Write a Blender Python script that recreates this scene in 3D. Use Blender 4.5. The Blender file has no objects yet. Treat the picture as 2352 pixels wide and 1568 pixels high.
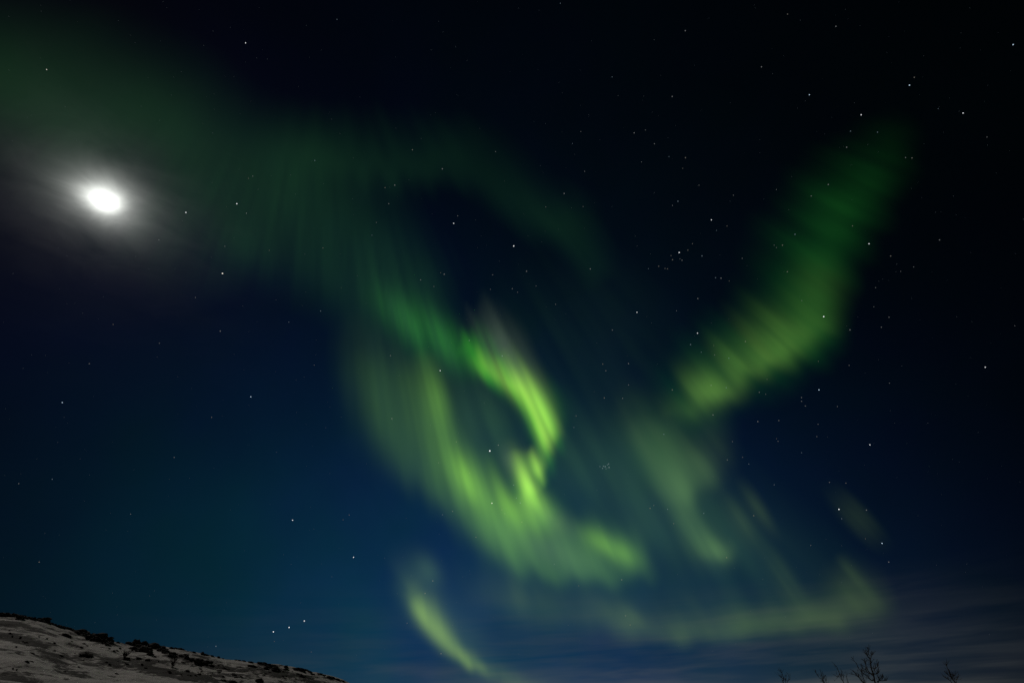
import bpy, bmesh, math, random
import numpy as np
from mathutils import Vector, Matrix, noise as mnoise

random.seed(7)
scene = bpy.context.scene
COL = scene.collection

# ------------------------------------------------------------------ camera
EYE = Vector((0, 0, 1.6))
TILT = math.radians(38.0)
FU = 1123.0                              # image pixels per unit tangent
cam_d = bpy.data.cameras.new('camera')
cam_d.sensor_width = 36.0
cam_d.lens = 36.0 * FU / 2352.0
cam_d.clip_start = 0.1
cam_d.clip_end = 400000
cam = bpy.data.objects.new('camera', cam_d)
cam.location = EYE
cam.rotation_euler = (math.radians(90) + TILT, 0, 0)
COL.objects.link(cam)
scene.camera = cam


def sky_dir(x, y):
    """image pixel -> unit direction (x east, y along the bearing faced, z up); arrays welcome"""
    a = (np.asarray(x, float) - 1176) / FU
    b = -(np.asarray(y, float) - 784) / FU
    v = np.stack([a, np.cos(TILT) - b * np.sin(TILT), np.sin(TILT) + b * np.cos(TILT)], -1)
    return v / np.linalg.norm(v, axis=-1, keepdims=True)


MOON = sky_dir(238, 459)
SUNV = Vector(sky_dir(250, 380)).normalized()       # moonlight comes from just above the disc's centre

scene.view_settings.view_transform = 'Standard'
scene.view_settings.look = 'None'
scene.view_settings.exposure = 0
scene.view_settings.gamma = 1
scene.cycles.use_denoising = False
scene.cycles.transparent_max_bounces = 64
scene.cycles.max_bounces = 6
scene.cycles.sample_clamp_indirect = .3

# ------------------------------------------------------------------ night sky
world = bpy.data.worlds.new('World')
scene.world = world
world.use_nodes = True
nt = world.node_tree
nt.nodes.clear()
NL = nt.links


def nd(tree, typ, **kw):
    n = tree.nodes.new(typ)
    for k, v in kw.items():
        setattr(n, k, v)
    return n


def feed(tree, sock, v):
    if hasattr(v, 'is_output') or isinstance(v, bpy.types.NodeSocket):
        tree.links.new(v, sock)
    else:
        sock.default_value = v


def mth(tree, op, a, b=0.0, c=0.0, clamp=False):
    n = nd(tree, 'ShaderNodeMath', operation=op, use_clamp=clamp)
    for i, v in enumerate((a, b, c)):
        if i < len(n.inputs):
            feed(tree, n.inputs[i], v)
    return n.outputs[0]


def vec(tree, op, a, b=None, scale=None):
    n = nd(tree, 'ShaderNodeVectorMath', operation=op)
    feed(tree, n.inputs[0], a)
    if b is not None:
        feed(tree, n.inputs[1], b)
    if scale is not None:
        feed(tree, n.inputs['Scale'], scale)
    return n.outputs['Value'] if op in ('DOT_PRODUCT', 'DISTANCE', 'LENGTH') else n.outputs['Vector']


def maprange(tree, v, a, b, c=0.0, d=1.0, smooth=True):
    n = nd(tree, 'ShaderNodeMapRange', interpolation_type='SMOOTHSTEP' if smooth else 'LINEAR')
    for i, q in enumerate((v, a, b, c, d)):
        feed(tree, n.inputs[i], q)
    return n.outputs[0]


def noise_tex(tree, vector, scale=1.0, detail=3.0, rough=.5, dist=0.0):
    n = nd(tree, 'ShaderNodeTexNoise')
    feed(tree, n.inputs['Vector'], vector)
    n.inputs['Scale'].default_value = scale
    n.inputs['Detail'].default_value = detail
    n.inputs['Roughness'].default_value = rough
    n.inputs['Distortion'].default_value = dist
    return n.outputs['Fac']


DIR = nd(nt, 'ShaderNodeTexCoord').outputs['Generated']
# airglow and moonlit air: broad lobes of light on the sky sphere (image pixel, tightness, radiance)
LOBES = [((600, 1000), 8, (.0000, .0004, .0090)), ((1100, 1700), 10, (.0042, .0340, .0870)), ((700, 1600), 8, (.0, .0024, .0)), ((380, 1330), 25, (.0, .0045, .0020)),
         ((1900, 1650), 30, (.0020, .0070, .0085)), ((1400, 800), 5, (.0004, .0022, .0030)),
         ((1700, 1350), 14, (.0, .0, .0080)), ((350, 700), 25, (.0, .0, .0020)), ((1000, 250), 6, (.0000, .0003, .0014))]
sky = None
for (lx, ly), k, c in LOBES:
    d = vec(nt, 'DOT_PRODUCT', DIR, tuple(sky_dir(lx, ly)))
    e = mth(nt, 'EXPONENT', mth(nt, 'MULTIPLY_ADD', d, float(k), -float(k)))
    t = vec(nt, 'SCALE', c, scale=e)
    sky = t if sky is None else vec(nt, 'ADD', sky, t)

# uneven airglow: slow patches that lean teal or navy
pn = noise_tex(nt, DIR, 3.2, 3, .5, .4)
pn2 = noise_tex(nt, vec(nt, 'ADD', DIR, (7.1, 3.3, 1.7)), 5.0, 3, .55, .3)
cc = nd(nt, 'ShaderNodeCombineXYZ')
NL.new(mth(nt, 'MULTIPLY_ADD', pn2, 1.1, .45), cc.inputs[0])
NL.new(mth(nt, 'MULTIPLY_ADD', pn, .95, .52), cc.inputs[1])
NL.new(mth(nt, 'MULTIPLY_ADD', pn2, .60, .70), cc.inputs[2])
sky = vec(nt, 'MULTIPLY', sky, cc.outputs[0])

sep = nd(nt, 'ShaderNodeSeparateXYZ')
NL.new(DIR, sep.inputs[0])
SX, SY, SZ = sep.outputs
az = mth(nt, 'ARCTAN2', SX, SY)
# thin high cloud lying in streaks over the horizon, warmest low on the right
tilt = mth(nt, 'MULTIPLY_ADD', az, -.030, SZ)
cmb = nd(nt, 'ShaderNodeCombineXYZ')
NL.new(mth(nt, 'MULTIPLY', az, 2.4), cmb.inputs[0])
NL.new(mth(nt, 'MULTIPLY', tilt, 26.0), cmb.inputs[1])
cn = noise_tex(nt, cmb.outputs[0], 1.0, 4.0, .55, .35)
cn2 = noise_tex(nt, vec(nt, 'SCALE', cmb.outputs[0], scale=2.7), 1.0, 3.0, .5, .2)
streak = mth(nt, 'ADD', maprange(nt, cn, .36, .66), mth(nt, 'MULTIPLY', maprange(nt, cn2, .4, .7), .45))
low = maprange(nt, SZ, .21, .045)
right = mth(nt, 'MULTIPLY', maprange(nt, az, -.75, .45), maprange(nt, az, .55, .80, 1.0, .30))
vlow = maprange(nt, SZ, .100, .030)
amt = mth(nt, 'MULTIPLY', mth(nt, 'MULTIPLY', streak, low), right)
grey = vec(nt, 'SCALE', (.0210, .0235, .0235), scale=amt)
warm = vec(nt, 'SCALE', (.0330, .0310, .0240), scale=mth(nt, 'MULTIPLY', mth(nt, 'MULTIPLY', vlow, right), mth(nt, 'MULTIPLY_ADD', streak, .6, .35)))
dim = mth(nt, 'SUBTRACT', 1.0, mth(nt, 'MULTIPLY', amt, .30))
sky = vec(nt, 'ADD', vec(nt, 'ADD', vec(nt, 'SCALE', sky, scale=dim), grey), warm)
# corona: moonlight scattered forward by the same thin cloud
md = vec(nt, 'DISTANCE', DIR, tuple(MOON))
MAX = Vector(sky_dir(285, 484)) - Vector(sky_dir(190, 432))      # the glare is a little longer along this line
mal = vec(nt, 'DOT_PRODUCT', vec(nt, 'SUBTRACT', DIR, tuple(MOON)), tuple(MAX.normalized()))
th2 = mth(nt, 'MULTIPLY', mth(nt, 'SUBTRACT', mth(nt, 'MULTIPLY', md, md), mth(nt, 'MULTIPLY', mth(nt, 'MULTIPLY', mal, mal), .35)), 3283.0)
cor = mth(nt, 'DIVIDE', 2.5, mth(nt, 'POWER', mth(nt, 'ADD', th2, 1.0), 1.6))
mrot = nd(nt, 'ShaderNodeMapping')
mrot.inputs['Rotation'].default_value = (.5, .35, -.4)
mrot.inputs['Scale'].default_value = (5.0, 16.0, 26.0)
NL.new(DIR, mrot.inputs['Vector'])
wn = noise_tex(nt, mrot.outputs[0], 1.0, 4.0, .55, .5)
cor = mth(nt, 'MULTIPLY', cor, mth(nt, 'MULTIPLY_ADD', wn, 1.5, .25))
sky = vec(nt, 'ADD', sky, vec(nt, 'SCALE', (.97, 1.0, .94), scale=cor))
bg = nd(nt, 'ShaderNodeBackground')
NL.new(sky, bg.inputs['Color'])
bg.inputs['Strength'].default_value = 1.0
nish = nd(nt, 'ShaderNodeTexSky')
nish.sky_type = 'NISHITA'
nish.sun_disc = False
nish.sun_elevation = math.asin(SUNV.z)
nish.sun_rotation = math.atan2(SUNV.x, SUNV.y)
bg2 = nd(nt, 'ShaderNodeBackground')
NL.new(nish.outputs[0], bg2.inputs['Color'])
bg2.inputs['Strength'].default_value = .0001
add = nd(nt, 'ShaderNodeAddShader')
NL.new(bg.outputs[0], add.inputs[0])
NL.new(bg2.outputs[0], add.inputs[1])
out = nd(nt, 'ShaderNodeOutputWorld')
NL.new(add.outputs[0], out.inputs['Surface'])

# ------------------------------------------------------------------ moonlight
sd = bpy.data.lights.new('moonlight', 'SUN')
sd.energy = .48
sd.angle = math.radians(.5)
sd.color = (1.0, .91, .83)
sun = bpy.data.objects.new('moonlight', sd)
sun.rotation_euler = (-SUNV).to_track_quat('-Z', 'Y').to_euler()
sun.location = (0, 0, 60)
COL.objects.link(sun)


# ------------------------------------------------------------------ helpers
def tag(o, label=None, cat=None, group=None, kind=None):
    if label:
        o['label'] = label
    if cat:
        o['category'] = cat
    if group:
        o['group'] = group
    if kind:
        o['kind'] = kind
    return o


def link_mesh(name, me, mat=None, parent=None, smooth=True):
    if mat is not None:
        me.materials.append(mat)
    if smooth:
        me.polygons.foreach_set('use_smooth', np.ones(len(me.polygons), bool))
    o = bpy.data.objects.new(name, me)
    COL.objects.link(o)
    if parent is not None:
        o.parent = parent
    return o


def mesh_np(name, verts, quads):
    me = bpy.data.meshes.new(name)
    verts = np.asarray(verts, np.float32)
    faces = np.asarray(quads, np.int32)
    n, k = faces.shape
    me.vertices.add(len(verts))
    me.vertices.foreach_set('co', verts.ravel())
    me.loops.add(n * k)
    me.loops.foreach_set('vertex_index', faces.ravel())
    me.polygons.add(n)
    me.polygons.foreach_set('loop_start', np.arange(0, n * k, k, dtype=np.int32))
    me.update(calc_edges=True)
    me.validate()
    return me


def empty(name, loc):
    o = bpy.data.objects.new(name, None)
    o.location = loc
    o.empty_display_size = .5
    COL.objects.link(o)
    return o


def new_mat(name):
    m = bpy.data.materials.new(name)
    m.use_nodes = True
    return m


# ---------------------------------------------------------------- aurora light
# Image coordinates: pixels of the camera view, gnomonic round the bearing it faces,
# 1123 image pixels per unit tangent.  Positions of aurora, moon, stars, hill and trees are read off the image.
GX0, GX1, GY0, GY1, GS = -120.0, 2480.0, -80.0, 1660.0, 4.0
NX = int((GX1 - GX0) / GS) + 1
NY = int((GY1 - GY0) / GS) + 1
GXX, GYY = np.meshgrid(GX0 + GS * np.arange(NX), GY0 + GS * np.arange(NY))
MZ = (738.0, -161.0)                 # magnetic zenith: every auroral ray points to it


def blur(f, s):
    """gaussian blur, s in image pixels"""
    if s <= 0:
        return f
    fy = np.fft.fftfreq(f.shape[0] * 2)[:, None]
    fx = np.fft.rfftfreq(f.shape[1] * 2)[None, :]
    k = np.exp(-2 * (np.pi * s / GS) ** 2 * (fx * fx + fy * fy))
    g = np.zeros((f.shape[0] * 2, f.shape[1] * 2))
    g[:f.shape[0], :f.shape[1]] = f
    return np.fft.irfft2(np.fft.rfft2(g) * k, s=g.shape)[:f.shape[0], :f.shape[1]]


def spline(pts, n):
    """Catmull-Rom through rows of pts -> n samples, evenly spread over length"""
    p = np.array(pts, float)
    q = np.vstack([2 * p[0] - p[1], p, 2 * p[-1] - p[-2]])
    out = []
    for i in range(1, len(q) - 2):
        t = np.linspace(0, 1, 60, endpoint=False)[:, None]
        a, b, c, d = q[i - 1], q[i], q[i + 1], q[i + 2]
        out.append(.5 * (2 * b + (c - a) * t + (2 * a - 5 * b + 4 * c - d) * t * t + (3 * b - a - 3 * c + d) * t ** 3))
    o = np.vstack(out + [p[-1:]])
    L = np.r_[0, np.cumsum(np.hypot(*np.diff(o[:, :2], axis=0).T))]
    u = np.linspace(0, L[-1], n)
    return np.stack([np.interp(u, L, o[:, k]) for k in range(o.shape[1])], 1), L[-1]


def noise1(n, length, scale, seed):
    r = np.random.RandomState(seed)
    m = int(length / scale) + 4
    v = r.uniform(-1, 1, m)
    x = np.linspace(0, m - 3.01, n)
    i = x.astype(int)
    t = x - i
    t = t * t * (3 - 2 * t)
    return v[i] * (1 - t) + v[i + 1] * t


def curtain(pts, soft=10, rays=.35, scale=22, seed=1, foot=12):
    """folded sheet of rays standing on a foot line: rows are (x, y, brightness, ray length)"""
    n = 1400
    p, L = spline(pts, n)
    x, y, I, h = p.T
    I = np.maximum(I, 0) * np.clip(1 + rays * noise1(n, L, scale, seed) + .6 * rays * noise1(n, L, scale * .4, seed + 9), 0, 3)
    h = np.maximum(h, 4) * (1 + .3 * noise1(n, L, scale * 1.3, seed + 5))
    off = foot * noise1(n, L, scale * .9, seed + 3)
    dx, dy = MZ[0] - x, MZ[1] - y
    r = np.hypot(dx, dy)
    dx, dy = dx / r, dy / r
    f = np.zeros((NY, NX))
    ns = 90
    for s in np.linspace(-.12, 3.2, ns):
        w = 1 / (1 + np.exp(-(s - .02) / .05)) * np.exp(-np.maximum(s, 0) ** 1.25) * 3.32 / ns
        px = x + dx * (s * h + off)
        py = y + dy * (s * h + off)
        gx = (px - GX0) / GS
        gy = (py - GY0) / GS
        ix, iy = np.floor(gx).astype(int), np.floor(gy).astype(int)
        fx, fy = gx - ix, gy - iy
        ww = I * w * h * (L / n) / GS ** 2
        for a, b, c in ((0, 0, (1 - fx) * (1 - fy)), (1, 0, fx * (1 - fy)), (0, 1, (1 - fx) * fy), (1, 1, fx * fy)):
            jx, jy = ix + a, iy + b
            ok = (jx >= 0) & (jx < NX) & (jy >= 0) & (jy < NY)
            np.add.at(f, (jy[ok], jx[ok]), (ww * c)[ok])
    return blur(f, soft)


def noise2(a, b, seed):
    """smooth 2-d value noise"""
    r = np.random.RandomState(seed)
    v = r.uniform(-1, 1, (256, 256))
    i, j = np.floor(a).astype(int), np.floor(b).astype(int)
    u, w = a - i, b - j
    u, w = u * u * u * (u * (6 * u - 15) + 10), w * w * w * (w * (6 * w - 15) + 10)
    g = lambda p, q: v[(i + p) % 256, (j + q) % 256]
    return (g(0, 0) * (1 - u) + g(1, 0) * u) * (1 - w) + (g(0, 1) * (1 - u) + g(1, 1) * u) * w


RDX, RDY = GXX - MZ[0], GYY - MZ[1]
RR = np.hypot(RDX, RDY)
RA = np.arctan2(RDY, RDX) * 1200
RDX, RDY = RDX / RR, RDY / RR


def streaks(scale, long, seed):
    """elongated noise, every streak along a ray to the magnetic zenith; about -1..1"""
    return (noise2(RA / scale, RR / long, seed) + .35 * noise2(RA / (scale * .5), RR / (long * .6), seed + 1)) / 1.1


def band(pts, power=2.0, warp=0, seed=0, scale=30, long=220, soft=8):
    """soft ribbon along a line: rows are (x, y, width left, width right, brightness)"""
    p, L = spline(pts, 200)
    X, Y = GXX, GYY
    if warp:
        n = warp * streaks(scale, long, seed)
        X, Y = X + RDX * n, Y + RDY * n
    best = np.full((NY, NX), 1e9)
    sd = np.zeros((NY, NX))
    idx = np.zeros((NY, NX), int)
    t = np.gradient(p[:, :2], axis=0)
    t /= np.hypot(t[:, 0], t[:, 1])[:, None] + 1e-9
    for i in range(len(p)):
        ex, ey = X - p[i, 0], Y - p[i, 1]
        d = ex * ex + ey * ey
        m = d < best
        best[m] = d[m]
        sd[m] = (t[i, 0] * ey - t[i, 1] * ex)[m]
        idx[m] = i
    w = np.where(sd < 0, p[idx, 2], p[idx, 3])
    f = np.maximum(p[idx, 4], 0) * np.exp(-(np.sqrt(best) / w) ** power)
    return blur(f, soft)


def blob(x, y, sx, sy, ang, I, power=2.0):
    c, s = math.cos(math.radians(ang)), math.sin(math.radians(ang))
    u = ((GXX - x) * c + (GYY - y) * s) / sx
    v = (-(GXX - x) * s + (GYY - y) * c) / sy
    return I * np.exp(-(u * u + v * v) ** (power / 2))


def raynoise(amp, scale, seed, long=260):
    return np.clip(1 + amp * 1.6 * streaks(scale, long, seed), 0, 3)


def patchnoise(amp, s, seed):
    r = np.random.RandomState(seed)
    n = blur(r.normal(0, 1, (NY, NX)), s)
    return np.clip(1 + amp * n / n.std(), 0, 3)


def aurora_fields():
    """name, radiance for field 1 (linear rgb), field"""
    B = []
    # --- bright curl: green-yellow core  (left of travel = outer, upper right side)
    f = band([(1086, 800, 22, 20, .0), (1118, 842, 36, 17, .26), (1157, 864, 38, 18, .42), (1193, 889, 33, 20, .85), (1219, 919, 29, 20, 1.0), (1239, 955, 27, 19, 1.02), (1250, 988, 24, 18, .95),
              (1254, 1020, 15, 15, .6), (1258, 1052, 11, 12, .15), (1262, 1075, 10, 12, .0)], power=2.0, warp=13, scale=15, long=330, seed=4, soft=3)
    f += band([(1214, 1022, 12, 12, .0), (1226, 1052, 13, 12, .6), (1236, 1074, 12, 12, .85), (1245, 1096, 8, 9, .35), (1252, 1116, 7, 7, .0)], warp=8, scale=11, seed=6, soft=3)
    f += band([(1180, 1030, 18, 18, .05), (1193, 1066, 20, 18, .5), (1204, 1097, 18, 17, .95), (1213, 1123, 19, 17, 1.15), (1222, 1148, 22, 22, .75), (1245, 1170, 24, 24, .32), (1272, 1192, 22, 24, .08)], power=1.8, warp=6, scale=14, seed=8, soft=4)
    f *= raynoise(.15, 13, 12)
    B.append(('bright_core', (.275, .520, .052), f))
    # --- saturated green along the inner edge of the curl and of its folds
    g = band([(1046, 790, 16, 18, .0), (1076, 800, 40, 20, .55), (1106, 842, 42, 20, .75), (1148, 872, 44, 18, .7), (1186, 902, 40, 18, .7), (1212, 938, 48, 17, .8), (1230, 982, 46, 16, .85), (1244, 1022, 34, 15, .65), (1254, 1070, 20, 12, .25), (1256, 1105, 14, 12, .0)],
             warp=14, scale=17, long=320, seed=14, soft=3)
    g += band([(1212, 1030, 16, 16, .0), (1230, 1068, 18, 16, .6), (1243, 1100, 13, 12, .4), (1250, 1120, 10, 10, .0)], warp=10, scale=13, seed=16, soft=4)
    g += band([(1196, 1075, 26, 20, .15), (1212, 1130, 30, 26, .5), (1250, 1172, 30, 34, .25)], soft=5)
    g += blob(1040, 794, 56, 24, 66, .3) + blob(1000, 775, 60, 24, 66, .13) + blob(958, 752, 70, 34, 62, .24) + blob(890, 712, 60, 30, 60, .08)
    g *= raynoise(.3, 15, 18)
    B.append(('green_edge', (.024, .235, .004), g))
    # --- paler fringe on the top of the curl, drawn out along its rays
    h = band([(1078, 690, 30, 40, .0), (1120, 752, 40, 46, .45), (1155, 798, 38, 44, .95), (1190, 846, 30, 36, .85), (1228, 900, 22, 22, .45), (1262, 975, 16, 18, .15), (1268, 1010, 14, 14, 0)], warp=22, scale=17, seed=22, soft=5)
    h += blob(1170, 1056, 36, 20, 66, .5) + blob(1262, 1190, 66, 26, 30, .4) + blob(1262, 1262, 100, 36, 22, .42)
    h *= raynoise(.14, 20, 25)
    B.append(('violet_fringe', (.040, .060, .038), h))
    # --- broad green body of the loop
    q = band([(968, 800, 30, 40, .0), (990, 860, 24, 50, .5), (1006, 915, 22, 50, .85), (1018, 975, 26, 54, .82), (1036, 1036, 40, 54, .8), (1070, 1096, 60, 46, 1.0), (1110, 1150, 60, 46, 1.1),
              (1150, 1196, 70, 56, 1.15), (1230, 1222, 60, 70, .8), (1310, 1246, 50, 60, .5), (1390, 1252, 48, 56, .68), (1444, 1262, 38, 50, .6), (1488, 1296, 26, 28, .05)], power=2.0, warp=18, scale=24, seed=24, soft=6)
    q += band([(830, 800, 60, 60, .05), (868, 890, 120, 56, .22), (905, 975, 130, 52, .33), (950, 1046, 120, 48, .38), (1012, 1110, 90, 40, .5), (1085, 1180, 70, 38, .55), (1150, 1252, 70, 32, .62), (1215, 1292, 70, 28, .62), (1300, 1310, 64, 26, .62), (1380, 1310, 54, 26, .52), (1450, 1304, 46, 24, .36), (1510, 1308, 30, 24, .0)],
              power=2.2, warp=22, scale=20, seed=26, long=300, soft=8)
    q *= raynoise(.13, 18, 31)
    B.append(('green_body', (.050, .132, .016), q))
    # --- brighter knots within the body
    k = blob(1068, 1100, 66, 25, 60, 1.0) + blob(1160, 1146, 60, 20, 62, .55) + blob(1006, 930, 66, 22, 80, .25) + blob(1210, 1184, 66, 32, 25, .7)
    k += blob(1390, 1250, 56, 22, 32, .7) + blob(1432, 1272, 30, 18, 50, .3)
    k *= raynoise(.28, 15, 41)
    B.append(('bright_knot', (.078, .190, .010), k))
    return B


def aurora_veils():
    V = []
    # upper-left diffuse band that passes over the moon and feeds the loop
    a = band([(-120, 150, 150, 130, .55), (100, 240, 170, 150, .85), (330, 340, 170, 180, 1.0), (520, 400, 130, 190, 1.0), (690, 470, 125, 150, .9), (830, 610, 120, 110, 1.0),
              (930, 715, 105, 70, 1.15), (1000, 790, 60, 50, .8), (1060, 860, 50, 50, .1)], power=2.2, warp=10, scale=110, long=120, seed=50, soft=22)
    a += band([(560, 350, 80, 60, .0), (750, 380, 80, 50, .5), (950, 390, 90, 40, .5), (1080, 388, 80, 40, .42), (1170, 446, 70, 44, .42), (1240, 500, 66, 40, .5), (1300, 532, 64, 38, .6), (1348, 592, 44, 36, .4), (1380, 670, 40, 40, .0)], power=1.8, warp=34, scale=32, long=140, seed=53, soft=9)
    a *= patchnoise(.10, 45, 3)
    a += (blob(958, 760, 70, 26, 62, 1.1) + blob(905, 706, 60, 22, 60, .6) + blob(1020, 780, 76, 30, 64, 1.3)) * raynoise(.25, 20, 51) + blob(575, 570, 60, 46, 40, .3)
    low = 1 / (1 + np.exp(-(GYY - 430 - .12 * (GXX - 500)) / 60))
    a *= 1 + (raynoise(.17, 24, 52, 200) - 1) * low
    V.append(('upper_veil', (.0045, .0215, .0062), a))
    # right arm
    b = band([(2095, 250, 50, 60, 0), (2030, 370, 60, 80, .3), (1965, 470, 52, 90, .8), (1920, 540, 52, 90, 1.0), (1880, 620, 50, 100, .95), (1872, 700, 40, 110, 1.2), (1850, 775, 46, 100, 1.0), (1745, 830, 60, 90, .9), (1640, 880, 60, 80, .9), (1560, 960, 70, 80, .45), (1500, 1040, 80, 80, .3), (1470, 1120, 60, 60, .1)], power=1.8, warp=22, scale=26, seed=55, soft=12)
    b *= raynoise(.15, 19, 56) * patchnoise(.06, 40, 8)
    V.append(('green_arm', (.0035, .0380, .0045), b))
    c = band([(1570, 940, 40, 26, .3), (1625, 906, 62, 34, 1.0), (1660, 884, 62, 30, .74), (1700, 862, 64, 28, .8), (1760, 826, 76, 28, .95), (1805, 802, 74, 30, .92), (1850, 780, 60, 28, .6), (1892, 745, 60, 30, .2), (1915, 690, 50, 30, .0)], power=1.9, warp=22, scale=22, seed=57, soft=7)
    c += blob(1632, 900, 44, 30, 60, .4) + .25 * blob(1870, 680, 70, 60, -60, 1)
    c *= raynoise(.20, 17, 71)
    V.append(('pale_patch', (.046, .104, .014), c))
    e = band([(1455, 960, 60, 40, .2), (1480, 1010, 70, 30, .75), (1515, 1075, 90, 26, 1.0), (1545, 1120, 76, 22, 1.0), (1562, 1160, 34, 20, .75), (1590, 1210, 20, 20, .35), (1615, 1250, 16, 20, .15)], power=2.0, warp=34, scale=30, seed=59, soft=8)
    e += .5 * band([(1640, 1000, 40, 40, .3), (1630, 1060, 40, 50, .9), (1600, 1105, 30, 60, .8), (1570, 1140, 20, 40, .4)], soft=10)
    e *= raynoise(.26, 26, 61)
    V.append(('lower_fold', (.036, .076, .020), e))
    # faint rays on the right and the broad glow inside the V
    r = blob(1620, 1250, 50, 34, 55, .75) + blob(1648, 1262, 34, 22, 40, .8) + band([(1560, 1190, 16, 16, .3), (1596, 1240, 18, 18, .6), (1625, 1278, 22, 12, .7), (1668, 1268, 26, 12, .55), (1690, 1240, 12, 12, .0)], warp=14, scale=18, seed=63)
    V.append(('hanging_tuft', (.028, .058, .014), r * raynoise(.3, 16, 65)))
    for name, f in (('ray_a', blob(1706, 1204, 56, 22, 58, .55)), ('ray_b', blob(1742, 1170, 56, 15, 58, .5)), ('ray_c', blob(1800, 1328, 72, 22, 58, .5)), ('ray_d', blob(1968, 1190, 70, 26, 47, .45)),
                    ('ray_e', band([(1918, 1270, 16, 16, .0), (1950, 1310, 16, 24, .45), (1985, 1352, 18, 48, .34), (2014, 1388, 16, 44, .2), (2040, 1420, 10, 10, .0)]))):
        V.append((name, (.024, .044, .010), f * raynoise(.3, 12, 66)))
    w = blob(1470, 1130, 190, 110, 45, 1.25) + .5 * blob(1640, 1180, 160, 90, 30, 1) + blob(1330, 1060, 110, 100, 0, .6) + blob(1110, 970, 72, 110, -20, 1.5) + blob(880, 900, 75, 140, -14, .9) + blob(1560, 1230, 150, 60, 20, .5) + blob(1350, 780, 200, 160, 30, .22)
    w += .45 * blob(1450, 1350, 330, 60, 8, 1) + .3 * blob(1800, 1300, 200, 90, 30, 1)
    w *= raynoise(.22, 26, 67)
    V.append(('inner_glow', (.0095, .0270, .0085), w))
    # low arc
    l = band([(1060, 1330, 50, 40, .1), (1160, 1372, 60, 44, .5), (1280, 1398, 56, 38, .5), (1380, 1420, 52, 32, .62), (1480, 1444, 44, 26, .85), (1580, 1462, 46, 18, .95), (1690, 1452, 46, 18, .95), (1800, 1436, 46, 22, .9), (1900, 1416, 50, 26, .95), (1975, 1392, 70, 34, .6), (2060, 1366, 60, 34, .0)], power=1.8, warp=12, scale=26, seed=69)
    l += blob(1178, 1362, 50, 30, 50, .3) + blob(1455, 1415, 32, 14, 50, .45) + blob(1400, 1405, 50, 18, 48, .3) + blob(1600, 1395, 40, 14, 50, .12)
    l *= raynoise(.12, 22, 113) * patchnoise(.08, 30, 115)
    V.append(('low_arc', (.034, .058, .009), l))
    # streak on the left of the low arc
    t = band([(944, 1362, 30, 14, .2), (966, 1402, 30, 16, .9), (1000, 1446, 25, 18, 1.0), (1036, 1488, 20, 16, .85), (1070, 1512, 17, 13, .75), (1098, 1532, 12, 11, .5), (1120, 1548, 14, 12, .12)], power=2.0, warp=8, scale=16, seed=71, soft=5)
    t += .3 * band([(1105, 1536, 18, 12, .4), (1150, 1553, 20, 14, .6), (1220, 1582, 22, 16, .6), (1300, 1620, 20, 20, .3)])
    t *= raynoise(.14, 14, 121)
    V.append(('low_streak', (.135, .225, .024), t))
    u = band([(930, 1350, 60, 20, .4), (975, 1420, 70, 26, .8), (1040, 1480, 70, 22, .7), (1100, 1530, 50, 20, .4), (1150, 1560, 40, 20, .1)]) + blob(985, 1310, 38, 24, 60, .8) + .35 * blob(950, 1340, 60, 40, 80, 1)
    V.append(('low_veil', (.024, .052, .016), u))
    return V
# ---------------------------------------------------------------- end aurora light

# ------------------------------------------------------------------ snow and hill
def snow_mat(name, heath_shade):
    m = new_mat(name)
    t = m.node_tree
    b = t.nodes['Principled BSDF']
    co = nd(t, 'ShaderNodeTexCoord').outputs['Object']
    mp = nd(t, 'ShaderNodeMapping')
    t.links.new(co, mp.inputs['Vector'])
    mp.inputs['Rotation'].default_value = (0, 0, math.radians(28))
    mp.inputs['Scale'].default_value = (.085, .052, .09)
    n1 = noise_tex(t, mp.outputs[0], 1.0, 5, .6, .6)
    n2 = noise_tex(t, mp.outputs[0], 4.6, 5, .62, .3)
    n3 = noise_tex(t, co, 9.0, 4, .6)
    mix = nd(t, 'ShaderNodeMix', data_type='RGBA')
    if heath_shade:
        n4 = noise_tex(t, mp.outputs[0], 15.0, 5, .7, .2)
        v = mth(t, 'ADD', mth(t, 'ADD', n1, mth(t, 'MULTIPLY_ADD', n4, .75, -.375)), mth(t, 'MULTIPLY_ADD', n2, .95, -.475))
        at = nd(t, 'ShaderNodeAttribute', attribute_name='bare_and_shade').outputs['Fac']
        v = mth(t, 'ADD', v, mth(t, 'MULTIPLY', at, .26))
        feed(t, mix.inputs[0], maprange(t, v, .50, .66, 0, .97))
    else:
        mix.inputs[0].default_value = 0
    sn = nd(t, 'ShaderNodeMix', data_type='RGBA')
    feed(t, sn.inputs[0], n2)
    sn.inputs[6].default_value = (.62, .60, .58, 1)
    sn.inputs[7].default_value = (.80, .79, .78, 1)
    t.links.new(sn.outputs[2], mix.inputs[6])
    mix.inputs[7].default_value = (.024, .023, .021, 1)  # bare ground colour; drift shade is painted with it too
    t.links.new(mix.outputs[2], b.inputs['Base Color'])
    b.inputs['Roughness'].default_value = .85
    b.inputs['Specular IOR Level'].default_value = .2
    bp = nd(t, 'ShaderNodeBump')
    bp.inputs['Strength'].default_value = .9
    bp.inputs['Distance'].default_value = .35
    feed(t, bp.inputs['Height'], mth(t, 'ADD', n2, mth(t, 'MULTIPLY', n3, .25)))
    t.links.new(bp.outputs[0], b.inputs['Normal'])
    return m


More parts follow.
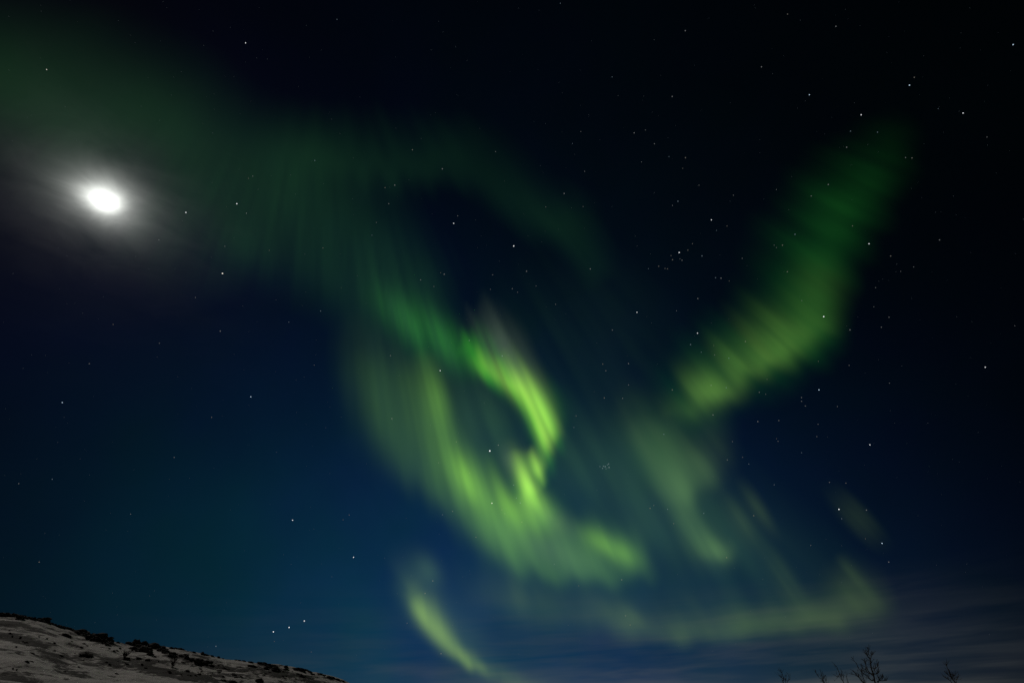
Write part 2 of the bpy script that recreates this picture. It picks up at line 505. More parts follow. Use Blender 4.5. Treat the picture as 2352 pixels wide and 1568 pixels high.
# skyline of the hill in image pixels
SKYLINE = [(-900, 1310), (-400, 1360), (0, 1411), (50, 1414), (103, 1424), (164, 1444), (185, 1453), (253, 1465), (294, 1476), (342, 1482), (376, 1489), (461, 1503), (530, 1517), (581, 1523),
           (632, 1529), (684, 1539), (735, 1551), (786, 1564), (900, 1606), (1050, 1660)]
_d = sky_dir([p[0] for p in SKYLINE], [p[1] for p in SKYLINE])
SK_AZ = np.degrees(np.arctan2(_d[:, 0], _d[:, 1]))
SK_EL = np.degrees(np.arcsin(_d[:, 2]))
SK_AZ = np.r_[-130, -95, SK_AZ, 4]
SK_EL = np.r_[.3, 6.0, SK_EL, .5]


def fbm(x, y, seed, octs=4, rough=.5):
    r = np.zeros(np.broadcast(x, y).shape)
    a, tot = 1.0, 0
    for o in range(octs):
        r = r + a * noise2(x * 2 ** o + 17.3 * o, y * 2 ** o + 9.1 * o, seed + o)
        tot += a
        a *= rough
    return r / tot


def hill_z(azd, r):
    azd, r = np.broadcast_arrays(np.asarray(azd, float), np.asarray(r, float))
    el = np.interp(azd, SK_AZ, SK_EL)
    R = np.interp(azd, [-60, -44, -15], [165, 168, 215])
    r0 = 38.0
    zr = EYE.z + R * np.tan(np.radians(el))
    t = np.clip((r - r0) / (R - r0), 0, None)
    x, y = r * np.sin(np.radians(azd)), r * np.cos(np.radians(azd))
    z = np.where(t < 1, zr * t ** 1.06, zr - .02 * (r - R) - ((r - R) / 55.0) ** 2)
    c, s = math.cos(math.radians(28)), math.sin(math.radians(28))
    u, v = x * c + y * s, -x * s + y * c
    w = np.clip(t * 3, 0, 1)
    z = z + w * (1.0 * fbm(u / 30, v / 15, 40, 3) + .50 * fbm(u / 10, v / 5.0, 50, 3) + .22 * fbm(u / 3.4, v / 2.0, 60, 3))
    return np.where(t <= 0, -.3, z - .3 * (1 - w))


def hill_point(x, y, lift=0.0):
    """where the sight line through an image pixel meets the hillside"""
    d = sky_dir(x, y)
    azd = math.degrees(math.atan2(d[0], d[1]))
    te = d[2] / math.hypot(d[0], d[1])
    r = np.arange(60, 226, .25)
    z = hill_z(np.full(r.shape, azd), r)
    tz = (z - EYE.z) / r
    k = np.nonzero(tz >= te)[0]
    i = int(k[0]) if len(k) else int(np.argmax(tz))
    return Vector((r[i] * math.sin(math.radians(azd)), r[i] * math.cos(math.radians(azd)), float(z[i]))), float(r[i])


azs = np.unique(np.r_[np.linspace(-130, -47, 60), np.linspace(-47, -8, 420), np.linspace(-8, 4, 14)])
rs = np.unique(np.r_[np.linspace(38, 70, 30), np.linspace(70, 225, 260), np.linspace(225, 420, 30)])
AZ, RD = np.meshgrid(azs, rs)
Z = hill_z(AZ, RD)
V = np.stack([RD * np.sin(np.radians(AZ)), RD * np.cos(np.radians(AZ)), Z], -1).reshape(-1, 3)
na, nr = len(azs), len(rs)
ii, jj = np.meshgrid(np.arange(nr - 1), np.arange(na - 1), indexing='ij')
q = (ii * na + jj).ravel()
Q = np.stack([q, q + 1, q + 1 + na, q + na], 1)[:, ::-1]
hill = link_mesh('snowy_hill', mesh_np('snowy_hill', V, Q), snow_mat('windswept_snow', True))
tag(hill, kind='structure')
# wind-bared ground and drift shade, painted together as dark patches (pixel position in the hill crop of the image, width, height, how dark)
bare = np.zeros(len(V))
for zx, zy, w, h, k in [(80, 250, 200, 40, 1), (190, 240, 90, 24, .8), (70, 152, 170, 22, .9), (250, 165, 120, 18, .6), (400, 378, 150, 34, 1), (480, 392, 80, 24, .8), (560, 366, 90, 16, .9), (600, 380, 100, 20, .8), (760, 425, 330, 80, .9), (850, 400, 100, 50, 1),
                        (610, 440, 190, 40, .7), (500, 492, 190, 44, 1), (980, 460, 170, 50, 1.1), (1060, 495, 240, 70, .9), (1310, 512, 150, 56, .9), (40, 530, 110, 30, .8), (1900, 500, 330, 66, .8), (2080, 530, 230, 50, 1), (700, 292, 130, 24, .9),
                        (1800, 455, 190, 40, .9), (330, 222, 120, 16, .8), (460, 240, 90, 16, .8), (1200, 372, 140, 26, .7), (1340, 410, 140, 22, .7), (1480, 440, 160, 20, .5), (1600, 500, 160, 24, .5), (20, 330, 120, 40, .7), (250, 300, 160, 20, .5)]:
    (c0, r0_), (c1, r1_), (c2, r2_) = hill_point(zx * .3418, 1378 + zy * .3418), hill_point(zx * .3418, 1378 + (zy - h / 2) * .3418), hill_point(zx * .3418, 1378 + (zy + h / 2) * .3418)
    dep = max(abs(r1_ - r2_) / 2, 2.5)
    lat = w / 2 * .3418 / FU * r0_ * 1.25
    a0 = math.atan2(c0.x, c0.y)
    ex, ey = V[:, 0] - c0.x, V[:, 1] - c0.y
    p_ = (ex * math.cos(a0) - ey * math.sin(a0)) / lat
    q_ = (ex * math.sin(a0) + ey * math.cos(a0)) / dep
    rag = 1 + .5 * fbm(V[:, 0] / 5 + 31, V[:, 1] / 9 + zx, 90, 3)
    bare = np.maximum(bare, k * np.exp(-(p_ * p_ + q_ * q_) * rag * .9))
hill.data.attributes.new('bare_and_shade', 'FLOAT', 'POINT').data.foreach_set('value', bare.astype(np.float32))

# ground out to the horizon
rr = np.r_[0.0, np.geomspace(2, 30000, 90)]
aa = np.linspace(0, 2 * np.pi, 181)[:-1]
RRg, AAg = np.meshgrid(rr, aa, indexing='ij')
gz = .10 * fbm(RRg * np.sin(AAg) / 9, RRg * np.cos(AAg) / 9, 77, 3) * np.clip(1 - RRg / 400, 0, 1)
gz = gz + np.where(RRg > 600, -(RRg - 600) * .0004, 0)
V = np.stack([RRg * np.sin(AAg), RRg * np.cos(AAg), gz - .12], -1).reshape(-1, 3)
na = len(aa)
ii, jj = np.meshgrid(np.arange(len(rr) - 1), np.arange(na), indexing='ij')
Q = np.stack([ii * na + jj, ii * na + (jj + 1) % na, (ii + 1) * na + (jj + 1) % na, (ii + 1) * na + jj], -1).reshape(-1, 4)[:, ::-1]
tag(link_mesh('snow_ground', mesh_np('snow_ground', V, Q), snow_mat('flat_snow', False)), kind='structure')

# ------------------------------------------------------------------ boulders on the hill
rock_m = new_mat('dark_rock')
t = rock_m.node_tree
b = t.nodes['Principled BSDF']
co = nd(t, 'ShaderNodeTexCoord').outputs['Object']
n1 = noise_tex(t, co, 3.0, 5, .65)
mx = nd(t, 'ShaderNodeMix', data_type='RGBA')
feed(t, mx.inputs[0], maprange(t, n1, .3, .7))
mx.inputs[6].default_value = (.022, .021, .020, 1)
mx.inputs[7].default_value = (.060, .058, .053, 1)
t.links.new(mx.outputs[2], b.inputs['Base Color'])
b.inputs['Roughness'].default_value = .9
bp = nd(t, 'ShaderNodeBump')
bp.inputs['Strength'].default_value = .6
feed(t, bp.inputs['Height'], n1)
t.links.new(bp.outputs[0], b.inputs['Normal'])

ROCKS = []
for s in range(7):
    bm = bmesh.new()
    bmesh.ops.create_icosphere(bm, subdivisions=3, radius=1)
    off = Vector((s * 7.3, s * 3.1, 5))
    for v in bm.verts:
        n = v.co.normalized()
        h = .78 + .42 * mnoise.noise(n * 1.3 + off) + .20 * mnoise.noise(n * 3.1 + off)
        c = mnoise.cell(n * 1.9 + off)
        v.co = n * (h + .16 * (c - .5))
        v.co.z *= .78
    me = bpy.data.meshes.new('boulder')
    bm.to_mesh(me)
    bm.free()
    me.materials.append(rock_m)
    ROCKS.append(me)


GROUPS = {
    'crest': ('boulders strung along the hill crest', 'dark boulder on the skyline of the snowy hill'),
    'left': ('boulders in the bare rocks at the far left crest', 'dark rock among the bare rocks at the left end of the snowy crest'),
    'outcrop': ('boulders of the large black outcrop', 'black boulder packed into the large outcrop below the hill crest'),
    'second': ('boulders of the second outcrop down the crest', 'black boulder in the second clump along the descending hill crest'),
    'slope': ('small rocks poking out of the snow slope', 'small dark rock poking out of the snow below the hill crest'),
    'right': ('boulders at the low right end of the hill', 'dark rock on the low right end of the snowy hill'),
}


def boulder(zx, zy, w, h, g, label=None):
    """zx, zy: pixel position in the hill crop of the image; w, h: apparent width and height there"""
    x, y = zx * .3418, 1378 + zy * .3418
    p, r = hill_point(x, y)
    k = .3418 / FU * r * 1.25
    me = random.choice(ROCKS)
    o = bpy.data.objects.new('boulder', me)
    sx, sz = w * k * .55, h * k * .62
    o.scale = (sx, sx * random.uniform(.7, 1.1), max(sz, .2 * sx))
    o.location = p + Vector((0, 0, sz * .22))
    o.rotation_euler = (random.uniform(-.2, .2), random.uniform(.05, .3), random.uniform(-.4, .4) - math.atan2(p.x, p.y))
    COL.objects.link(o)
    gr, lb = GROUPS[g]
    tag(o, label or lb, 'boulder', None if label else gr)
    return o


R = random.Random(5)
boulder(22, 88, 46, 22, 'left', 'wide flat dark rock at the leftmost point of the hill crest')
boulder(312, 136, 42, 30, 'left', 'round black boulder crowning the right end of the left crest rocks')
for i in range(26):
    f = i / 25
    boulder(50 + 270 * f + R.uniform(-8, 8), 104 + 34 * f + R.uniform(-4, 8), R.uniform(16, 40), R.uniform(9, 18), 'left')
for i in range(14):
    f = i / 13
    boulder(325 + 170 * f + R.uniform(-8, 8), 150 + 38 * f + R.uniform(-3, 10), R.uniform(10, 32), R.uniform(6, 11), 'crest')
# large outcrop
boulder(655, 268, 92, 44, 'outcrop', 'largest black boulder, at the lower right of the big outcrop below the hill crest')
boulder(565, 226, 60, 28, 'outcrop', 'black boulder at the top left of the big outcrop')
boulder(742, 250, 34, 22, 'crest', 'lone round boulder on the skyline just right of the big outcrop')
for i in range(34):
    f = R.random()
    boulder(530 + 165 * f + R.uniform(-10, 10), 222 + 58 * f + R.uniform(-14, 14), R.uniform(18, 46), R.uniform(11, 22), 'outcrop')
for i in range(6):
    boulder(690 + 12 * i + R.uniform(-5, 5), 246 + 4 * i + R.uniform(-3, 6), R.uniform(12, 26), R.uniform(8, 15), 'crest')
for i in range(7):
    boulder(690 + R.uniform(0, 110), 290 + R.uniform(-12, 12), R.uniform(14, 46), R.uniform(5, 9), 'slope')
# second outcrop
boulder(912, 280, 32, 36, 'second', 'tallest black boulder, standing up at the left end of the second outcrop')
boulder(970, 345, 60, 34, 'second', 'big black boulder at the bottom of the second outcrop')
boulder(1050, 330, 86, 32, 'second', 'long black slab leaning down slope beside the second outcrop')
for (x, y, w, h) in [(940, 290, 30, 22), (972, 298, 34, 24), (872, 292, 40, 16), (935, 318, 40, 24), (905, 330, 44, 16), (990, 352, 40, 18), (945, 345, 34, 18), (1018, 312, 46, 18), (1085, 345, 40, 20), (1012, 366, 30, 12)]:
    boulder(x, y, w, h, 'second')
for i in range(14):
    boulder(885 + R.uniform(0, 120), 298 + R.uniform(-6, 62), R.uniform(12, 30), R.uniform(8, 15), 'second')
for i in range(12):
    f = R.random()
    boulder(1020 + 120 * f, 312 + 48 * f + R.uniform(-10, 10), R.uniform(16, 46), R.uniform(8, 16), 'second')
# crest towards the right
for (x, y, w, h) in [(1060, 306, 16, 7), (1100, 314, 18, 8), (1155, 323, 26, 8), (1180, 326, 26, 8), (1208, 329, 26, 10), (1230, 335, 24, 8), (1305, 350, 18, 5), (1360, 364, 22, 16), (1388, 366, 24, 7), (1425, 376, 20, 6),
                     (1470, 386, 16, 9), (1500, 390, 14, 5), (1585, 402, 16, 6), (1610, 404, 18, 6), (1640, 410, 22, 6)]:
    boulder(x, y, w, h, 'crest')
for (x, y, w, h) in [(1685, 418, 26, 10), (1693, 446, 46, 12), (1750, 428, 40, 12), (1775, 432, 34, 16), (1800, 440, 40, 14), (1845, 442, 30, 10), (1815, 456, 50, 16), (1850, 466, 40, 20), (1790, 462, 30, 12), (1920, 452, 24, 14), (1925, 468, 30, 10),
                     (1990, 464, 36, 10), (2020, 468, 44, 12), (2055, 472, 34, 10), (2080, 480, 30, 10), (2010, 505, 34, 16), (2030, 512, 40, 14), (1740, 545, 40, 20), (2150, 498, 36, 10), (2175, 505, 26, 8), (2215, 520, 36, 12), (2240, 524, 26, 8), (2270, 535, 30, 10), (1560, 548, 44, 12), (1850, 480, 40, 14), (2100, 500, 30, 10), (2300, 545, 28, 8)]:
    boulder(x, y, w, h, 'right')
# rocks on the open slope
for (x, y, w, h) in [q for q in [(1150, 376, 34, 10), (1180, 384, 30, 10), (1255, 388, 34, 14), (1325, 414, 36, 16), (1345, 408, 40, 12), (1372, 418, 30, 8), (1250, 372, 30, 8), (990, 408, 24, 14), (932, 395, 26, 14), (1000, 388, 50, 16), (838, 364, 18, 10), (1160, 362, 40, 12),
                     (1110, 358, 30, 10), (1220, 380, 30, 10), (1290, 396, 30, 9), (1400, 414, 40, 9), (1260, 480, 24, 10), (1310, 494, 50, 18), (1515, 460, 30, 8), (1575, 505, 26, 10), (1585, 520, 20, 8), (1420, 440, 24, 7), (980, 462, 64, 26), (400, 378, 66, 26), (470, 490, 60, 20), (545, 496, 56, 18), (90, 240, 60, 12), (180, 236, 50, 12),
                     (60, 160, 60, 10), (140, 162, 50, 9), (330, 222, 50, 9), (455, 240, 40, 9), (560, 370, 40, 10), (600, 378, 40, 9), (1000, 450, 50, 14), (850, 400, 30, 16), (1385, 425, 22, 7), (1230, 420, 20, 6), (1500, 540, 30, 9), (30, 535, 60, 10)] if q[2] <= 40]:
    boulder(x, y, w, h, 'slope')
for i in range(95):
    x = R.uniform(10, 1950)
    yl = np.interp(x, [0, 500, 1000, 1700, 2300], [130, 230, 320, 430, 550])
    boulder(x, yl + R.uniform(.12, .8) * (552 - yl), R.uniform(5, 20), R.uniform(3, 7), 'slope')

# ------------------------------------------------------------------ bare birches and a shrub
bark = new_mat('birch_bark')
t = bark.node_tree
b = t.nodes['Principled BSDF']
co = nd(t, 'ShaderNodeTexCoord').outputs['Object']
mp = nd(t, 'ShaderNodeMapping')
mp.inputs['Scale'].default_value = (9, 9, 30)
t.links.new(co, mp.inputs['Vector'])
n1 = noise_tex(t, mp.outputs[0], 1.0, 3, .6)
mx = nd(t, 'ShaderNodeMix', data_type='RGBA')
feed(t, mx.inputs[0], maprange(t, n1, .35, .7))
mx.inputs[6].default_value = (.018, .015, .013, 1)
mx.inputs[7].default_value = (.065, .056, .048, 1)
t.links.new(mx.outputs[2], b.inputs['Base Color'])
b.inputs['Roughness'].default_value = .9


class Tubes:
    def __init__(self):
        self.v, self.f = [], []

    def add(self, pts, r0, r1, sides=6, power=1.0):
        pts = [Vector(p) for p in pts]
        n0 = len(self.v)
        L = len(pts)
        for i, p in enumerate(pts):
            d = (pts[min(i + 1, L - 1)] - pts[max(i - 1, 0)]).normalized()
            a = d.orthogonal().normalized()
            c = d.cross(a)
            k = i / (L - 1)
            r = r0 + (r1 - r0) * k ** power
            for s in range(sides):
                w = 2 * math.pi * s / sides
                self.v.append(p + (a * math.cos(w) + c * math.sin(w)) * r)
        for i in range(L - 1):
            for s in range(sides):
                s2 = (s + 1) % sides
                self.f.append((n0 + i * sides + s, n0 + i * sides + s2, n0 + (i + 1) * sides + s2, n0 + (i + 1) * sides + s))
        self.f.append(tuple(n0 + (L - 1) * sides + s for s in range(sides)))
        self.f.append(tuple(n0 + s for s in reversed(range(sides))))

    def build(self, name, mat, parent):
        me = bpy.data.meshes.new(name)
        o0 = parent.location
        me.from_pydata([tuple(v - o0) for v in self.v], [], self.f)
        return link_mesh(name, me, mat, parent)


def smooth_line(pts, n):
    a, _ = spline([tuple(p) for p in pts], n)
    return [Vector(p) for p in a]


TR = random.Random(11)


def twigs_on(tb, line, r, count, length, up=.55, depth=1):
    L = len(line)
    for i in range(count):
        k = TR.uniform(.12, .97)
        j = min(int(k * (L - 1)), L - 2)
        p = line[j].lerp(line[j + 1], k * (L - 1) - j)
        d = (line[j + 1] - line[j]).normalized()
        side = Vector((TR.gauss(0, 1), TR.gauss(0, .8), TR.gauss(.1, .4))).normalized()
        g = (d * TR.uniform(.5, 1.0) + side * TR.uniform(.45, .9) + Vector((0, 0, up * TR.uniform(.2, 1)))).normalized()
        ln = length * TR.uniform(.45, 1.15) * (1.15 - .5 * k)
        bend = Vector((TR.gauss(0, .18), TR.gauss(0, .18), TR.uniform(.0, .3)))
        pts = [p + g * (ln * s) + bend * (ln * s * s) for s in (0, .3, .6, .85, 1)]
        tb.add(pts, r, r * .45, 4)
        if depth > 0:
            twigs_on(tb, pts, r * .7, TR.randint(1, 3), ln * .5, up, depth - 1)


def birch(label, dist, trunk, limbs, ox, base_shift=0.0, r=.05, twig=5, name='birch_tree'):
    """trunk, limbs: visible stems, rows of image crop pixels from low to high (x offset ox, crop scale .07324)"""
    def P(zx, zy, dd):
        d = sky_dir(ox + zx * .07324, 1470 + zy * .07324)
        s = dd / math.hypot(d[0], d[1])
        return Vector(d) * s + EYE
    top = [P(x, y, dist) for x, y in trunk]
    foot = Vector((top[0].x + base_shift, top[0].y, 0.0))
    low = [foot - Vector((0, 0, .25)), foot + Vector((.02, .03, .9)), foot.lerp(top[0], .55) + Vector((.05 * TR.uniform(-1, 1), .06, .15))]
    line = smooth_line(low + top, 40)
    root = empty(name, foot)
    tag(root, label, 'tree', 'bare birches along the bottom edge')
    tb = Tubes()
    tb.add(line, r * 1.9, r * .24, 8, .9)
    tb.build('trunk', bark, root)
    tw = Tubes()
    twigs_on(tw, line[20:], r * .2, twig * 4, .36)
    twigs_on(tw, line[6:20], r * .24, 16, .95)
    for row in limbs:
        start, pts = row[0], row[1:]
        j = TR.uniform(-.9, .9)
        n = len(pts)
        vis = [P(x, y, dist + j * (i + 1) / n) for i, (x, y) in enumerate(pts)]
        if start is None:                     # leaves the trunk where it is seen to
            a = min(line, key=lambda q: (q - vis[0]).length)
        else:                                 # leaves the trunk below the edge of the picture
            a = line[int(start * 20)]
        mid = a.lerp(vis[0], .5) + Vector((0, 0, -.06 * (vis[0] - a).length))
        br = smooth_line([a, mid] + vis, 26)
        rb = r * (.66 if n > 4 else .46)
        bt = Tubes()
        bt.add(br, rb, r * .2, 6)
        bt.build('branch', bark, root)
        twigs_on(tw, br[6:], r * .19, twig * (3 if n > 4 else 2), .30)
    tw.build('crown', bark, root)
    return root


birch('tallest bare birch, with many branches fanning up to the left', 38.0,
      [(1352, 1360), (1310, 1180), (1270, 1010), (1230, 920), (1205, 780), (1190, 620), (1120, 520), (1060, 430), (1020, 300)],
      [(None, (1240, 1080), (1130, 960), (1060, 820), (1030, 700), (1000, 600)),
       (None, (1230, 1250), (1150, 1190), (1060, 1100), (960, 1030), (880, 930)),
       (.7, (1030, 1350), (1000, 1250), (940, 1100), (915, 990), (830, 880), (790, 800), (740, 710), (660, 610), (635, 560)),
       (.6, (1000, 1350), (900, 1230), (800, 1120), (720, 1010), (640, 940)),
       (.75, (960, 1330), (860, 1190), (700, 1075), (590, 1040)),
       (None, (1110, 1010), (1050, 920), (930, 850), (880, 730)),
       (None, (1130, 420), (1120, 350), (1125, 265)), (None, (1210, 520), (1245, 425)),
       (None, (1400, 1040), (1450, 1005)), (None, (1330, 880), (1420, 800), (1442, 690)),
       (.9, (1400, 1330), (1450, 1260), (1520, 1180), (1610, 1115)), (.9, (1440, 1300), (1580, 1262), (1710, 1250))],
      1912.1, .35, .050, 6)
birch('slender bare birch just left of the tallest birch, leaning left', 36.5, [(372, 1360), (290, 1230), (230, 1070), (190, 970), (150, 850), (112, 790)],
      [(.8, (500, 1350), (460, 1200), (430, 1085)), (None, (170, 1130), (120, 1010)), (None, (290, 1120), (300, 1010))], 1912.1, .3, .036, 4)
birch('forked bare birch second from the left of the tree row', 37.0, [(1560, 1360), (1500, 1260), (1480, 1120), (1440, 1010), (1408, 890)],
      [(.85, (1500, 1290), (1400, 1180), (1330, 1080), (1255, 970)), (None, (1530, 1180), (1520, 1080)), (.9, (1610, 1330), (1625, 1230))], 1780.1, .3, .040, 4)
birch('leftmost bare birch, only two thin tips showing', 39.0, [(268, 1360), (262, 1240), (252, 1130), (222, 1030), (178, 990)],
      [(.8, (395, 1350), (425, 1245), (468, 1190), (430, 1075)), (.9, (345, 1320), (348, 1125)), (None, (210, 1180), (190, 1110))], 1780.1, .2, .036, 4)
birch('rightmost bare birch, standing apart from the others', 40.0, [(1752, 1360), (1670, 1250), (1600, 1150), (1550, 1000), (1485, 870), (1458, 735)],
      [(.85, (1640, 1345), (1560, 1245), (1450, 1185), (1390, 1140)), (None, (1700, 1180), (1690, 1080)), (.9, (1770, 1310), (1800, 1190), (1835, 1050)), (None, (1560, 1120), (1480, 1050))], 2067.2, .3, .044, 5)


def shrub(zx, zy, size, label):
    p, r = hill_point(zx * .3418, 1378 + zy * .3418)
    root = empty('shrub', p)
    tag(root, label, 'shrub')
    tb = Tubes()
    for i in range(16):
        g = Vector((TR.gauss(0, .5), TR.gauss(0, .4), 1)).normalized()
        pts = [p + g * (size * TR.uniform(.8, 1.1) * s) + Vector((TR.gauss(0, .08), 0, 0)) * size * s for s in (-.05, .3, .6, 1)]
        tb.add(pts, .035, .012, 4)
        twigs_on(tb, pts, .016, 4, size * .5)
    tb.build('stem', bark, root)


shrub(1160, 444, 1.6, 'leafless shrub alone on the open snow below the second outcrop')
shrub(832, 392, 1.3, 'small leafless bush on the snow left of and below the second outcrop')


# ------------------------------------------------------------------ aurora bodies
H_AUR, T_AUR, RIM = 4000.0, 200.0, .3
SHELL = [0.0]


def glow_mat(name, rgb):
    m = bpy.data.materials.new(name)
    m.use_nodes = True
    t = m.node_tree
    t.nodes.clear()
    e = nd(t, 'ShaderNodeEmission')
    k = max(rgb)
    e.inputs['Color'].default_value = (rgb[0] / k, rgb[1] / k, rgb[2] / k, 1)
    e.inputs['Strength'].default_value = k / T_AUR
    o = nd(t, 'ShaderNodeOutputMaterial')
    t.links.new(e.outputs[0], o.inputs['Volume'])
    return m


def glow_body(name, rgb, f, parent=None, step=1):
    """closed body of glowing gas on the auroral shell: as thick as its light asks for"""
    eps = .0009 / max(rgb)
    f = np.maximum(f - eps, 0)[::step, ::step]
    X, Y = GXX[::step, ::step], GYY[::step, ::step]
    d = sky_dir(X, Y)
    ok = d[..., 2] > .03
    f = np.where(ok, f, 0)
    cell = (f[:-1, :-1] + f[1:, :-1] + f[:-1, 1:] + f[1:, 1:]) > 0
    # outermost ring of the image grid stays closed
    f[0, :] = f[-1, :] = 0
    f[:, 0] = f[:, -1] = 0
    thick = T_AUR * float(f.max())
    r = H_AUR / (d[..., 2] + .25) + SHELL[0] + thick / 2      # each body keeps its own depth, clear of the others
    SHELL[0] += thick + 30.0
    org = np.array(EYE)
    front = org + d * (r - .5 * T_AUR * f - RIM / 2)[..., None]
    back = org + d * (r + .5 * T_AUR * f + RIM / 2)[..., None]
    nyy, nxx = f.shape
    j, i = np.nonzero(cell)
    idf = np.arange(nyy * nxx).reshape(nyy, nxx)
    idb = idf + nyy * nxx

    def qd(a):
        return np.stack([a[j, i], a[j, i + 1], a[j + 1, i + 1], a[j + 1, i]], 1)
    quads = [qd(idf)[:, ::-1], qd(idb)]
    pad = np.zeros((nyy + 1, nxx + 1), bool)
    pad[1:-1, 1:-1] = cell
    for dj, di, (a0, b0), (a1, b1) in ((0, -1, (0, 0), (1, 0)), (0, 1, (1, 1), (0, 1)), (-1, 0, (0, 1), (0, 0)), (1, 0, (1, 0), (1, 1))):
        e = ~pad[j + 1 + dj, i + 1 + di]                     # rim walls
        jj, ii = j[e], i[e]
        p, q_ = (jj + a0, ii + b0), (jj + a1, ii + b1)
        quads.append(np.stack([idf[p], idf[q_], idb[q_], idb[p]], 1))
    quads = np.vstack(quads)
    quads = np.vstack([quads[:, [0, 1, 2]], quads[:, [0, 2, 3]]])
    verts = np.vstack([front.reshape(-1, 3), back.reshape(-1, 3)])
    used, inv = np.unique(quads, return_inverse=True)
    verts, quads = verts[used], inv.reshape(-1, 3)
    o = link_mesh(name, mesh_np(name, verts, quads), glow_mat(name + '_light', rgb), parent, smooth=False)
    return o


FIELDS = {n: (c, f) for n, c, f in aurora_fields() + aurora_veils()}


def aurora_thing(name, label, parts, group=None):
    if len(parts) == 1:
        fn, pn, step = parts[0]
        o = glow_body(name, *FIELDS[fn], None, step)
        return tag(o, label, 'aurora', group)
    root = empty(name, (0, 0, 0))
    tag(root, label, 'aurora', group)
    for fn, pn, step in parts:
        glow_body(pn, *FIELDS[fn], root, step)
    return root


aurora_thing('aurora_curtain', 'brightest aurora, a yellow green curtain curling into a loop at mid sky',
             [('bright_core', 'bright_core', 1), ('green_edge', 'green_edge', 1), ('violet_fringe', 'violet_fringe', 2), ('green_body', 'curtain_body', 1), ('bright_knot', 'bright_knot', 1)])
aurora_thing('aurora_veil', 'broad dim green veil drifting across the upper left over the moon', [('upper_veil', 'veil', 2)])
aurora_thing('aurora_band', 'deep green band slanting down from the upper right sky', [('green_arm', 'green_arm', 2), ('pale_patch', 'pale_patch', 1), ('lower_fold', 'lower_fold', 1)])
aurora_thing('aurora_glow', 'faint diffuse green glow filling the sky inside the loop and the right band', [('inner_glow', 'glow', 2)])
aurora_thing('aurora_arc', 'low pale green arc lying across the sky above the birches', [('low_arc', 'arc', 1)])
aurora_thing('aurora_streak', 'bright slanting yellow green streak low in the middle, left of the low arc', [('low_streak', 'bright_streak', 1), ('low_veil', 'soft_veil', 2)])
aurora_thing('aurora_tuft', 'small green tuft hanging at the lower tip of the right band', [('hanging_tuft', 'tuft', 1)])
aurora_thing('aurora_ray', 'faint short ray just right of the small green tuft', [('ray_a', 'ray', 1)])
aurora_thing('aurora_ray', 'thin faint ray, higher of the two right of the green tuft', [('ray_b', 'ray', 1)])
aurora_thing('aurora_ray', 'faint ray hanging between the green tuft and the low arc', [('ray_c', 'ray', 1)])
aurora_thing('aurora_ray', 'faint slanting ray beside a bright star, farthest right of all rays', [('ray_d', 'ray', 1)])
aurora_thing('aurora_ray', 'dim tall ray rising from the right end of the low arc', [('ray_e', 'ray', 1)])

# ------------------------------------------------------------------ moon and stars
R_STAR = 60000.0


def light_mat(name, rgb, k):
    m = bpy.data.materials.new(name)
    m.use_nodes = True
    t = m.node_tree
    t.nodes.clear()
    e = nd(t, 'ShaderNodeEmission')
    e.inputs['Color'].default_value = (*rgb, 1)
    e.inputs['Strength'].default_value = k
    o = nd(t, 'ShaderNodeOutputMaterial')
    t.links.new(e.outputs[0], o.inputs['Surface'])
    m.cycles.emission_sampling = 'NONE'
    return m


bm = bmesh.new()
bmesh.ops.create_icosphere(bm, subdivisions=5, radius=R_STAR * math.tan(math.radians(.6)))
me = bpy.data.meshes.new('moon')
bm.to_mesh(me)
bm.free()
moon = link_mesh('moon', me, light_mat('moon_light', (1, .99, .96), 3.0))
moon.location = Vector(MOON) * R_STAR + EYE
tag(moon, 'overexposed white moon glowing through thin cloud at the left', 'moon')

STAR_M = {'w': light_mat('white_star', (.95, .97, 1.0), 1.0), 'b': light_mat('blue_star', (.62, .82, 1.0), 1.0), 'y': light_mat('warm_star', (1.0, .93, .82), 1.0)}
STAR_K = {'w': 1.15, 'b': 1.0, 'y': 1.1}
for kx, m in STAR_M.items():
    m.node_tree.nodes['Emission'].inputs['Strength'].default_value = STAR_K[kx]
for kx, k in (('w', .14), ('b', .17), ('y', .12)):           # and three dimmer kinds
    c = STAR_M[kx].node_tree.nodes['Emission'].inputs['Color'].default_value[:3]
    STAR_M[kx + 'd'] = light_mat('dim_' + STAR_M[kx].name, c, k)
STAR_ME = {}
for kx in STAR_M:
    bm = bmesh.new()
    bmesh.ops.create_icosphere(bm, subdivisions=2, radius=1)
    me = bpy.data.meshes.new('star')
    bm.to_mesh(me)
    bm.free()
    me.materials.append(STAR_M[kx])
    STAR_ME[kx] = me


def star(x, y, size, tint='w', label=None, group=None):
    """size: apparent diameter in image pixels"""
    d = sky_dir(x, y)
    o = bpy.data.objects.new('star', STAR_ME[tint])
    s = R_STAR * size / 2 / FU * (1 + ((x - 1176) ** 2 + (y - 784) ** 2) / FU ** 2) ** -.6
    o.scale = (s, s, s)
    o.location = Vector(d) * R_STAR + EYE
    COL.objects.link(o)
    tag(o, label or 'faint white star, one of many scattered over the night sky', 'star', group if label else 'scattered faint stars')
    return o


